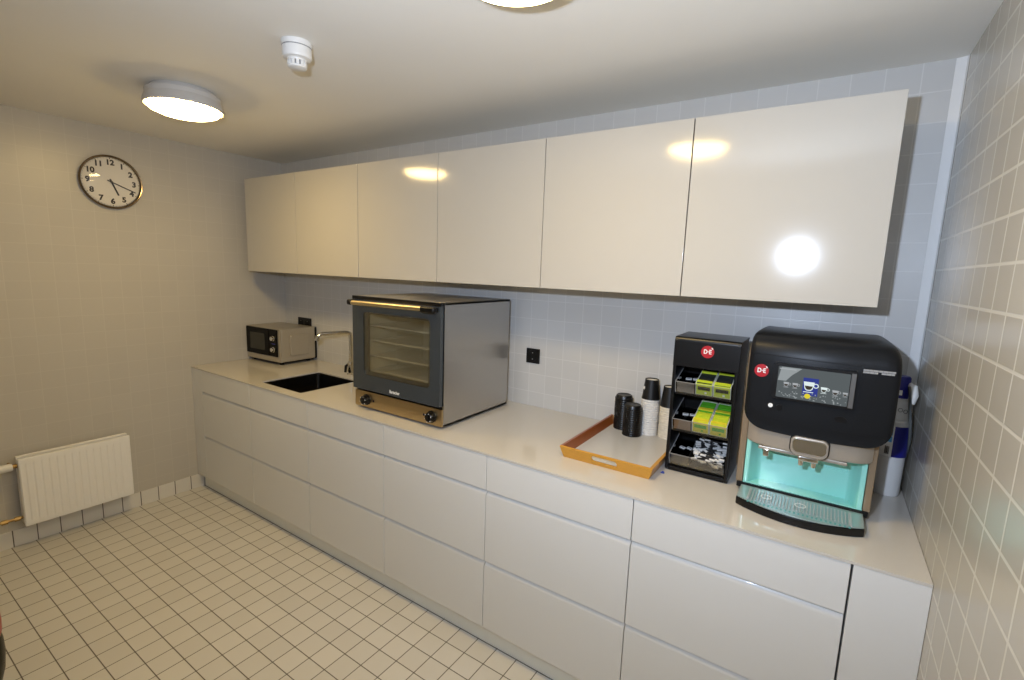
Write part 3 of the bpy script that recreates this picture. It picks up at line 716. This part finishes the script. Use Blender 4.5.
def tea_box(zf, x0, x1, lab, kind):
    T = binspace(zf)
    t = thing('tea_box', lab, 'tea box', (0, 0, 0), mtx=T @ Matrix.Translation(((x0+x1)/2, 0.06, 0.0022)), group='green tea boxes in the rack')
    y0, y1, zz0, zz1 = 0.0050, 0.158, 0.0025, 0.050
    obj('carton', M().box((x0, y0, zz0), (x1, y1, zz0+0.002), mtx=T).box((x0, y0, zz0), (x0+0.0022, y1, zz1), mtx=T).box((x1-0.0022, y0, zz0), (x1, y1, zz1), mtx=T).box((x0+0.0022, y1-0.002, zz0), (x1-0.0022, y1, zz1+0.003), mtx=T), 'carton', t)
    fr = obj('front_print', M().box((x0+0.0022, y0, zz0), (x1-0.0022, y0+0.002, zz1-0.002), 0.0004, 1, T), 'tea_lime' if kind == 'dark' else 'tea_yellow', t)
    obj('name_band', M().box((x0+0.008, y0-0.0006, zz0+0.020), (x1-0.008, y0-0.0001, zz0+0.034), mtx=T), 'tea_dark' if kind == 'dark' else 'tea_leaf', fr)
    obj('emblem', M().prism(circle((x0+x1)/2+0.006, zz0+0.010, 0.004, 12), 1, y0-0.0007, y0-0.0001, mtx=T), 'print_white' if kind == 'dark' else 'tea_leaf', fr)
    nrow = 24; y = y0+0.004
    for half in range(2):
        sc = M(); ya, yb = y0+0.004 + half*0.074, y0+0.072 + half*0.074
        if half: yb = y1-0.004
        for k in range(12):
            yy = ya + (yb-ya)*k/12
            sc.box((x0+0.004, yy, zz0+0.004), (x1-0.004, yy+(yb-ya)/12*0.85, zz1+random.uniform(-0.002, 0.002)), mtx=T)
        obj('sachets', sc, 'tea_dark' if kind == 'dark' else ('tea_lime' if half == 0 else 'tea_leaf'), t)
    for ya in (0.010, 0.088):
        obj('flap', M().box((x0+0.0024, ya, zz1-0.010), (x1-0.0024, ya+0.012, zz1+0.0045), mtx=T), 'tea_lime' if kind == 'dark' else 'tea_yellow', t)
for i, kind in ((0, 'dark'), (1, 'light')):
    nm = ('dark sachets, top bin of the rack', 'bright green sachets, middle bin of the rack')[i]
    tea_box(BINZ[i], 3.2350, 3.2930, 'left green tea box with ' + nm, kind)
    tea_box(BINZ[i], 3.2955, 3.3540, 'right green tea box with ' + nm, kind)
# loose sugar sticks in the bottom bin
st = thing('sugar_stick', 'thin black and white sugar stick in the bottom bin of the rack', 'sugar stick', (0, 0, 0), local=True, group='sugar sticks in the bottom bin')
obj('wrapper', M().tube([(-0.034, 0, 0), (0.034, 0, 0)], 0.0032, 8), 'stick_black', st)
for sx in (-1, 1): obj('end', M().box((0.032*sx-0.010, -0.0042, -0.0016), (0.032*sx+0.010, 0.0042, 0.0036), 0.001, 1), 'stick_white', st)
Tb = binspace(BINZ[2])
ss = []
for k in range(46):
    lay = k // 9
    x = random.uniform(3.270, 3.318); y = random.uniform(0.025, 0.138); z = 0.010 + lay*0.0068
    mtx = Tb @ Matrix.Translation((x, y, z)) @ Matrix.Rotation(random.uniform(-0.75, 0.75) + (PI if random.random() < .5 else 0), 4, 'Z') @ Matrix.Rotation(random.uniform(-.12, .12), 4, 'Y')
    if k == 0: o = st
    else: o = dup(st, (0, 0, 0))
    loc, rot, sca = mtx.decompose(); o.location = loc; o.rotation_mode = 'QUATERNION'; o.rotation_quaternion = rot
# white cubes at the back of the left compartments
sw = thing('sweetener_sachet', 'x', 'sachet', (0, 0, 0), local=True, group='sachets in the left compartments')
obj('paper', M().box((-0.011, -0.007, 0), (0.011, 0.007, 0.004), 0.0018, 2), 'stick_white', sw)
obj('print', M().box((-0.006, -0.003, 0.0041), (0.006, 0.003, 0.0045)), 'print_grey', sw)
kk = 0
for i, zf in enumerate(BINZ):
    for (x, y) in ((3.186, 0.108), (3.212, 0.112)):
        mtx = binspace(zf) @ Matrix.Translation((x, y, 0.0024)) @ Matrix.Rotation(random.uniform(-.4, .4), 4, 'Z')
        o = sw if kk == 0 else dup(sw, (0, 0, 0)); kk += 1
        loc, rot, sca = mtx.decompose(); o.location = loc; o.rotation_mode = 'QUATERNION'; o.rotation_quaternion = rot
        o['label'] = 'small white sachet in the left compartment of the %s bin' % ('top', 'middle', 'bottom')[i]

# ------------------------------------------------------------------ coffee machine
cm = thing('coffee_machine', 'large black coffee machine with a touch screen and a turquoise cup niche', 'coffee machine', (3.59, -0.3, ZC))
MX0, MX1, MC = 3.408, 3.785, 3.594
YB = -0.085
def arc_front(y_side, y_mid, x0, x1, n=16):
    """front line bowed outward: y as a function of x"""
    out = []
    for k in range(n+1):
        u = -1 + 2*k/n; x = (x0+x1)/2 + (x1-x0)/2*u
        out.append((x, y_mid + (y_side-y_mid)*u*u))
    return out
# side panels
for a, b in ((MX0-0.007, MX0+0.014), (MX1-0.024, MX1-0.005)):
    obj('side_panel', M().prism([(-0.430, 0.9122), (YB, 0.9122), (YB, 1.395), (-0.40, 1.395), (-0.432, 1.36)], 0, a, b, 0.003, 2), 'taupe_side', cm)
obj('chassis', M().box((MX0-0.004, -0.428, ZC+0.012), (MX1-0.008, YB, 0.9115), 0.004), 'black_matte', cm)
obj('rear_housing', M().box((MX0+0.0145, -0.36, 0.9120), (MX1-0.0245, YB-0.0, 1.39)), 'black_matte', cm)
for x in (MX0+0.03, MX1-0.04):
    for y in (-0.39, -0.13): obj('foot', M().lathe([(0, 0), (0.016, 0), (0.018, 0.0125), (0, 0.0125)], (x, y, ZC+0.0002), 20), 'black_matte', cm)
# turquoise niche
nx0, nx1 = MX0+0.0150, MX1-0.0250
ni = M()
pl = [(nx0, -0.4290), (nx0+0.014, -0.4290), (nx0+0.030, -0.385), (nx0+0.042, -0.372), (nx1-0.042, -0.372), (nx1-0.030, -0.385), (nx1-0.014, -0.4290), (nx1, -0.4290), (nx1, -0.361), (nx0, -0.361)]
ni.prism(pl, 2, 0.9122, 1.100, 0.004, 3)
nb = obj('cup_niche', ni, 'turquoise', cm)
obj('niche_floor', M().box((nx0, -0.4285, 0.9122), (nx1, -0.362, 0.9155)), 'turquoise', nb)
obj('niche_crease', M().tube([(nx0+0.045, -0.3725, 1.020), (nx1-0.045, -0.3725, 1.005)], 0.0025, 8), 'turquoise', nb)
# drip tray
fa = arc_front(-0.545, -0.598, 3.420, 3.764)
dt = obj('drip_tray', M().prism(fa + [(3.764, -0.4285), (3.420, -0.4285)], 2, ZC+0.0003, 0.904, 0.004, 2), 'black_plastic', cm)
fa2 = arc_front(-0.543, -0.5955, 3.4215, 3.7625)
obj('tray_rim', M().prism(fa2 + [(3.7625, -0.442), (3.4215, -0.442)], 2, 0.9041, 0.9085, 0.0015, 2), 'tray_chrome', dt)
obj('tray_back_strip', M().box((3.4205, -0.4415, 0.9041), (3.7635, -0.4305, 0.9135), 0.002), 'black_matte', dt)
gr = M()
gx0, gx1 = 3.452, 3.732
gr.box((gx0, -0.560, 0.9088), (gx0+0.004, -0.468, 0.9135)).box((gx1-0.004, -0.560, 0.9088), (gx1, -0.468, 0.9135))
ng = 30
for k in range(ng+1):
    x = gx0+0.006 + (gx1-gx0-0.012)*k/ng
    gr.tube([(x, -0.556, 0.9115), (x, -0.470, 0.9115)], 0.0019, 6)
obj('grille', gr, 'grille', dt)
gb = M()
for k in range(24):
    x = gx0+0.006 + (gx1-gx0-0.012)*k/23
    gb.box((x-0.0026, -0.5755, 0.9086), (x+0.0026, -0.564, 0.9096))
obj('rim_slots', gb, 'slot_teal', dt)
for x in (3.505, 3.600): 
    obj('cup_mark', M().ring(circle(x, -0.515, 0.016, 20), circle(x, -0.515, 0.0135, 20), 2, 0.9136, 0.9146), 'print_white', dt)
# taupe band under the head
zb0, zb1 = 1.068, 1.165
f1 = arc_front(-0.462, -0.492, MX0+0.012, MX1-0.014)
def band_rows():
    rows = []
    for z, ins, dy in ((zb0, 0.012, 0.010), (zb0+0.004, 0.003, 0.003), (zb0+0.012, 0, 0), (zb1, 0, 0)):
        r = arc_front(-0.466+dy, -0.494+dy, MX0+0.020+ins, MX1-0.022-ins)
        xl, xr = MX0+0.016+ins, MX1-0.018-ins
        pts = [(xl, -0.40), (xl, -0.445)] + r[1:-1] + [(xr, -0.445), (xr, -0.40)]
        rows.append([(p[0], p[1], z) for p in pts])
    return rows
bd = obj('front_band', M().loft(band_rows(), True), 'taupe', cm)
obj('band_underside', M().box((MX0+0.055, -0.480, zb0-0.010), (MX1-0.080, -0.40, zb0+0.001), 0.003), 'taupe', bd)
obj('hot_water_spout', M().box((3.478, -0.487, zb0-0.030), (3.496, -0.470, zb0-0.006), 0.004, 2), 'chrome', cm)
dh = obj('dispenser_head', M().prism(rrect(3.553, 1.0710, 3.653, 1.1310, [0.022, 0.022, 0.016, 0.016], 6), 1, -0.513, -0.482, 0.004, 2), 'taupe', cm)
obj('mirror_plate', M().prism(rrect(3.558, 1.0830, 3.648, 1.1260, [0.016, 0.016, 0.012, 0.012], 6), 1, -0.5165, -0.5128, 0.0015, 2), 'chrome', dh)
obj('outline_seam', M().ring(rrect(3.550, 1.0680, 3.656, 1.1340, [0.024, 0.024, 0.018, 0.018], 6), rrect(3.5525, 1.0705, 3.6535, 1.1315, [0.022, 0.022, 0.016, 0.016], 6), 1, -0.5005, -0.485), 'black_matte', dh)
nz_ = obj('nozzle_block', M().box((3.576, -0.508, 1.053), (3.632, -0.480, 1.072), 0.006, 3), 'chrome', dh)
for x in (3.586, 3.620): obj('nozzle', M().lathe([(0, 0), (0.007, 0), (0.0085, 0.016), (0, 0.016)], (x, -0.495, 1.038), 16), 'chrome', nz_)
# black head: profile in (y, z) swept across x with a bowed front and rounded ends
prof = [(0.0, 1.150), (0.0015, 1.165), (0.0, 1.178), (-0.0005, 1.20), (0.0, 1.26), (0.001, 1.33), (0.003, 1.365), (0.008, 1.385), (0.018, 1.401), (0.034, 1.412), (0.06, 1.4185), (0.10, 1.4215), (0.17, 1.4215), (0.28, 1.419), (0.405, 1.415)]
def head_outline_z(u, z):
    """round the lower and upper outer corners: scale z towards the middle near the ends"""
    return z
def head(x0, x1, y_side, y_mid, nx=44):
    rows = []
    for k in range(nx+1):
        u = -math.cos(PI*k/nx); x = (x0+x1)/2 + (x1-x0)/2*u
        yf = y_mid + (y_side-y_mid)*u*u
        e_ = abs(u)*(x1-x0)/2; half = (x1-x0)/2
        # corner rounding: lower corners radius 0.055, upper right 0.06, upper left 0.025
        def rnd(R): 
            dlt = e_-(half-R)
            return 0 if dlt <= 0 else R - math.sqrt(max(0, R*R-dlt*dlt))
        lowR = rnd(0.062); topR = rnd(0.048 if u > 0 else 0.016)
        endR = rnd(0.016)
        row = []
        for (dy, z) in prof:
            zlo, zhi = 1.150, 1.4215
            zlo2, zhi2 = 1.1265 + 0.006*u*u + lowR, 1.4365 - topR
            z2 = zlo2 + (z-zlo)/(zhi-zlo)*(zhi2-zlo2) if z < 1.20 or z > 1.37 else None
            if z2 is None:
                a0 = zlo2 + (1.20-zlo)/(zhi-zlo)*(zhi2-zlo2); a1 = zlo2 + (1.37-zlo)/(zhi-zlo)*(zhi2-zlo2)
                z2 = a0 + (z-1.20)/(0.17)*(a1-a0)
            row.append((x, min(yf + dy + endR, YB), z2))
        yb_ = YB
        row += [(x, yb_, row[-1][2]-0.004), (x, yb_, row[0][2]+0.03), (x, yf+0.05, row[0][2]+0.001)]
        rows.append(row)
    return M().loft(rows, True)
hd = obj('head_cover', head(MX0, MX1+0.016, -0.484, -0.504), 'machine_black', cm, sharp=50)
def yh(x):
    u = (x-(MX0+MX1+0.016)/2)/((MX1+0.016-MX0)/2); return -0.504 + 0.020*u*u
def face_strip(xa, za, xb, zb, wd, out=0.0006, n=10):
    m = M(); 
    for k in range(n):
        x0 = xa+(xb-xa)*k/n; x1 = xa+(xb-xa)*(k+1)/n; z0 = za+(zb-za)*k/n; z1 = za+(zb-za)*(k+1)/n
        dx, dz = x1-x0, z1-z0; L_ = math.hypot(dx, dz); nx, nz2 = -dz/L_*wd/2, dx/L_*wd/2
        y0, y1 = yh(x0)-out, yh(x1)-out
        t = [(x0+nx, y0, z0+nz2), (x1+nx, y1, z1+nz2), (x1-nx, y1, z1-nz2), (x0-nx, y0, z0-nz2)]
        m.loft([t, [(p[0], p[1]+0.0030, p[2]) for p in t]], True)
    return m
obj('seam', face_strip(MX0+0.004, 1.374, MX1-0.070, 1.370, 0.0018, -0.0012), 'black_matte', hd)
obj('seam', face_strip(3.708, 1.368, 3.706, 1.166, 0.0014, 0.0006, 4), 'black_matte', hd)
obj('seam', face_strip(MX0+0.010, 1.176, MX1+0.006, 1.164, 0.0016, 0.0006, 14), 'black_matte', hd)
# screen
sc_ = obj('screen_bezel', M().ring(rrect(3.481, 1.240, 3.697, 1.354, [0.014, 0.004, 0.004, 0.014]), rrect(3.497, 1.247, 3.682, 1.345, 0.003), 1, -0.5125, -0.494), 'black_plastic', hd)
obj('bezel_edge', M().box((3.684, -0.5132, 1.245), (3.6955, -0.5124, 1.348)), 'edge_grey', sc_)
scr = obj('screen', M().box((3.496, -0.5092, 1.246), (3.683, -0.5052, 1.346)), 'screen_dark', sc_)
def icon(m, material, name='icon'): return obj(name, m, material, scr)
ys0, ys1 = -0.5099, -0.5093
icon(M().prism([(3.498, 1.300), (3.505, 1.343), (3.560, 1.343), (3.535, 1.320), (3.52, 1.30)], 1, ys1, -0.50915), 'screen_light', 'glow_patch')
icon(M().box((3.500, ys0, 1.336), (3.545, ys1, 1.339)), 'screen_grey', 'status_line')
def cup_icon(cx, cz, s, fillm, brown=False):
    m = M().prism([(cx-s, cz+0.9*s), (cx-0.72*s, cz-0.6*s), (cx-0.4*s, cz-0.95*s), (cx+0.4*s, cz-0.95*s), (cx+0.72*s, cz-0.6*s), (cx+s, cz+0.9*s)], 1, ys0, ys1)
    m.ring(circle(cx+1.25*s, cz+0.2*s, 0.5*s, 16), circle(cx+1.25*s, cz+0.2*s, 0.33*s, 16), 1, ys0, ys1)
    m.box((cx-0.9*s, ys0, cz-1.35*s), (cx+0.9*s, ys1, cz-1.2*s))
    icon(m, fillm, 'cup_icon')
    icon(M().prism([(cx-0.74*s, cz+0.05*s), (cx-0.55*s, cz-0.5*s), (cx-0.3*s, cz-0.75*s), (cx+0.3*s, cz-0.75*s), (cx+0.55*s, cz-0.5*s), (cx+0.74*s, cz+0.05*s)], 1, ys0-0.0006, ys0-0.0001), 'screen_brown', 'coffee_fill')
icon(M().box((3.566, ys1, 1.264), (3.606, -0.5091, 1.318)), 'screen_blue', 'highlight')
cup_icon(3.522, 1.290, 0.0075, 'screen_grey'); cup_icon(3.546, 1.290, 0.0075, 'screen_grey')
cup_icon(3.582, 1.293, 0.0145, 'screen_white', True)
cup_icon(3.621, 1.288, 0.0085, 'screen_white'); cup_icon(3.650, 1.284, 0.0080, 'screen_grey'); cup_icon(3.674, 1.283, 0.0060, 'screen_grey')
icon(M().prism(circle(3.581, 1.262, 0.0078, 20), 1, ys0-0.0014, ys0-0.0008), 'screen_yellow', 'button_icon')
bl = M()
for k in range(60):
    x = random.uniform(3.500, 3.678); z = random.uniform(1.250, 1.270); r = random.uniform(0.0008, 0.0019)
    bl.box((x-r, ys0, z-r), (x+r, ys1, z+r))
icon(bl, 'screen_light', 'bean_pattern')
badge(hd, 3.449, yh(3.449)-0.0016, 1.320, 0.0205)
obj('button', M().prism(circle(3.485, 1.213, 0.0068, 20), 1, yh(3.485)-0.0016, yh(3.485)+0.002), 'print_white', hd)
obj('sensor', M().prism(circle(3.510, 1.210, 0.0095, 24), 1, yh(3.51)-0.0012, yh(3.51)+0.002), 'black_plastic', hd)
obj('card_reader_mark', M().prism([(3.671+0.017*math.cos(a)*1, 1.204+0.0095*math.sin(a)) for a in [2*PI*k/20 for k in range(20)]], 1, yh(3.671)-0.0012, yh(3.671)+0.002), 'black_plastic', hd)
sk = M()
for r in range(2):
    x = 3.710
    for seg in range(12):
        wdt = random.uniform(0.006, 0.013)
        if x+wdt > 3.790 or (r == 1 and 3.738 < x < 3.748): x += wdt; continue
        sk.box((x, yh(x)-0.0008, 1.3605-r*0.0062-0.0024), (x+wdt*0.92, yh(x)+0.0040, 1.3605-r*0.0062+0.0024)); x += wdt
obj('sticker', sk, 'print_grey', hd)

# ------------------------------------------------------------------ water filter behind the coffee machine
FX, FY, FR = 3.842, -0.120, 0.041
wf = thing('water_filter', 'white and blue water filter cartridge standing behind the coffee machine', 'water filter', (FX, FY, ZC))
obj('cartridge', M().lathe([(0, 0.0), (FR-0.004, 0.0), (FR-0.001, 0.005), (FR, 0.06), (FR+0.002, 0.259), (0, 0.259)], (FX, FY, ZC+0.0005), 36), 'filter_white', wf)
def wrap(a0, a1, z0, z1, r, n=10):
    A = []; B = []
    rows = []
    for k in range(n+1):
        a = a0+(a1-a0)*k/n
        rows.append([(FX+r*math.cos(a), FY+r*math.sin(a), z0), (FX+(r+0.001)*math.cos(a), FY+(r+0.001)*math.sin(a), z0), (FX+(r+0.001)*math.cos(a), FY+(r+0.001)*math.sin(a), z1), (FX+r*math.cos(a), FY+r*math.sin(a), z1)])
    return M().loft(rows, True)
lb = obj('label', wrap(-2.9, -1.62, 1.022, 1.130, FR+0.0022), 'print_white', wf)
obj('label_band', wrap(-1.62, -0.05, 1.022, 1.130, FR+0.0022), 'filter_blue', wf)
obj('label_picture', wrap(-2.08, -1.70, 1.074, 1.094, FR+0.0034), 'label_sky', lb)
obj('label_picture', wrap(-2.08, -1.70, 1.098, 1.120, FR+0.0034), 'label_sky', lb)
bc = M()
for k in range(6):
    a = -2.06+0.05*k
    q = wrap(a, a+(0.02 if k % 2 else 0.03), 1.030, 1.058, FR+0.0034, 2); me = bpy.data.meshes.new('tmp'); q.bm.to_mesh(me); q.bm.free(); bc.bm.from_mesh(me); bpy.data.meshes.remove(me)
obj('bar_mark', bc, 'ink_black', lb)
obj('collar', M().lathe([(0, 0.2455), (FR+0.003, 0.2455), (FR+0.004, 0.252), (FR+0.003, 0.258), (FR-0.001, 0.262), (FR-0.005, 0.315), (FR-0.009, 0.328), (FR-0.016, 0.333), (0, 0.333)], (FX, FY, ZC+0.014), 36), 'filter_white', wf)
ar = M()
for k, (a, z) in enumerate(((-2.0, 1.186), (-1.45, 1.188), (-1.05, 1.184))):
    ar.ring(circle(0, 0, 0.007, 14), circle(0, 0, 0.0055, 14), 1, -0.0006, 0.0006, mtx=Matrix.Translation((FX+(FR-0.0022)*math.cos(a), FY+(FR-0.0022)*math.sin(a), z)) @ Matrix.Rotation(a+PI/2, 4, 'Z'))
obj('turn_mark', ar, 'hose_grey', wf)
hd2 = obj('filter_head', M().lathe([(0, 0.3335), (0.026, 0.3335), (0.027, 0.36), (0.026, 0.402), (0.022, 0.408), (0, 0.408)], (FX, FY, ZC+0.014), 28), 'filter_blue', wf)
obj('head_label', M().box((FX-0.012, FY-0.0285, ZC+0.359), (FX+0.004, FY-0.0255, ZC+0.376)), 'print_white', hd2)
obj('connector', M().tube([(FX+0.022, FY-0.010, ZC+0.394), (FX+0.031, FY-0.022, ZC+0.391), (FX+0.034, FY-0.030, ZC+0.364), (FX+0.030, FY-0.034, ZC+0.336)], [0.010, 0.012, 0.0135, 0.010], 14), 'white_plastic', wf)
obj('hose', M().tube([(FX+0.020, FY-0.028, ZC+0.392), (FX+0.024, FY-0.040, ZC+0.364), (FX+0.030, FY-0.045, ZC+0.30), (FX+0.038, FY-0.042, ZC+0.25), (FX+0.043, FY-0.02, ZC+0.20)], [0.0045], 10, smooth=2).tube([(FX+0.043, FY-0.02, ZC+0.20), (FX+0.043, FY+0.06, ZC+0.05), (FX+0.038, FY+0.09, ZC+0.006)], 0.0045, 10), 'hose_grey', wf)

# ------------------------------------------------------------------ small leftovers
bs = M()
bs.prism([(-0.008, -0.004), (-0.002, 0.006), (0.006, 0.003), (0.008, -0.003), (0.0, -0.006)], 2, 0, 0.004, 0.001, 1)
bs.box((-0.004, -0.002, 0.0035), (0.004, 0.003, 0.007), 0.001, 1)
o = obj('plastic_scrap', bs, 'scrap_blue', label='tiny blue plastic scrap on the worktop beside the rack', cat='scrap'); o.location = (3.156, -0.452, ZC+0.0005)

KX, KY = 1.15, -2.03
cn = thing('canister', 'red and black rounded canister on the tiled floor, cut by the left picture edge', 'canister', (KX, KY, 0))
obj('lower_shell', M().lathe([(0, 0.0), (0.12, 0.0), (0.138, 0.02), (0.152, 0.08), (0.157, 0.14), (0.155, 0.19), (0.150, 0.212), (0, 0.212)], (KX, KY, 0.0004), 48), 'microwave_black', cn)
obj('upper_shell', M().lathe([(0, 0.2125), (0.150, 0.2125), (0.155, 0.23), (0.156, 0.27), (0.153, 0.31), (0.12, 0.345), (0.05, 0.365), (0, 0.367)], (KX, KY, 0), 48), 'canister_red', cn)
obj('carry_handle', M().tube([(KX-0.07, KY, 0.35), (KX-0.05, KY, 0.395), (KX+0.05, KY, 0.395), (KX+0.07, KY, 0.35)], [0.012], 12, smooth=1), 'black_plastic', cn)
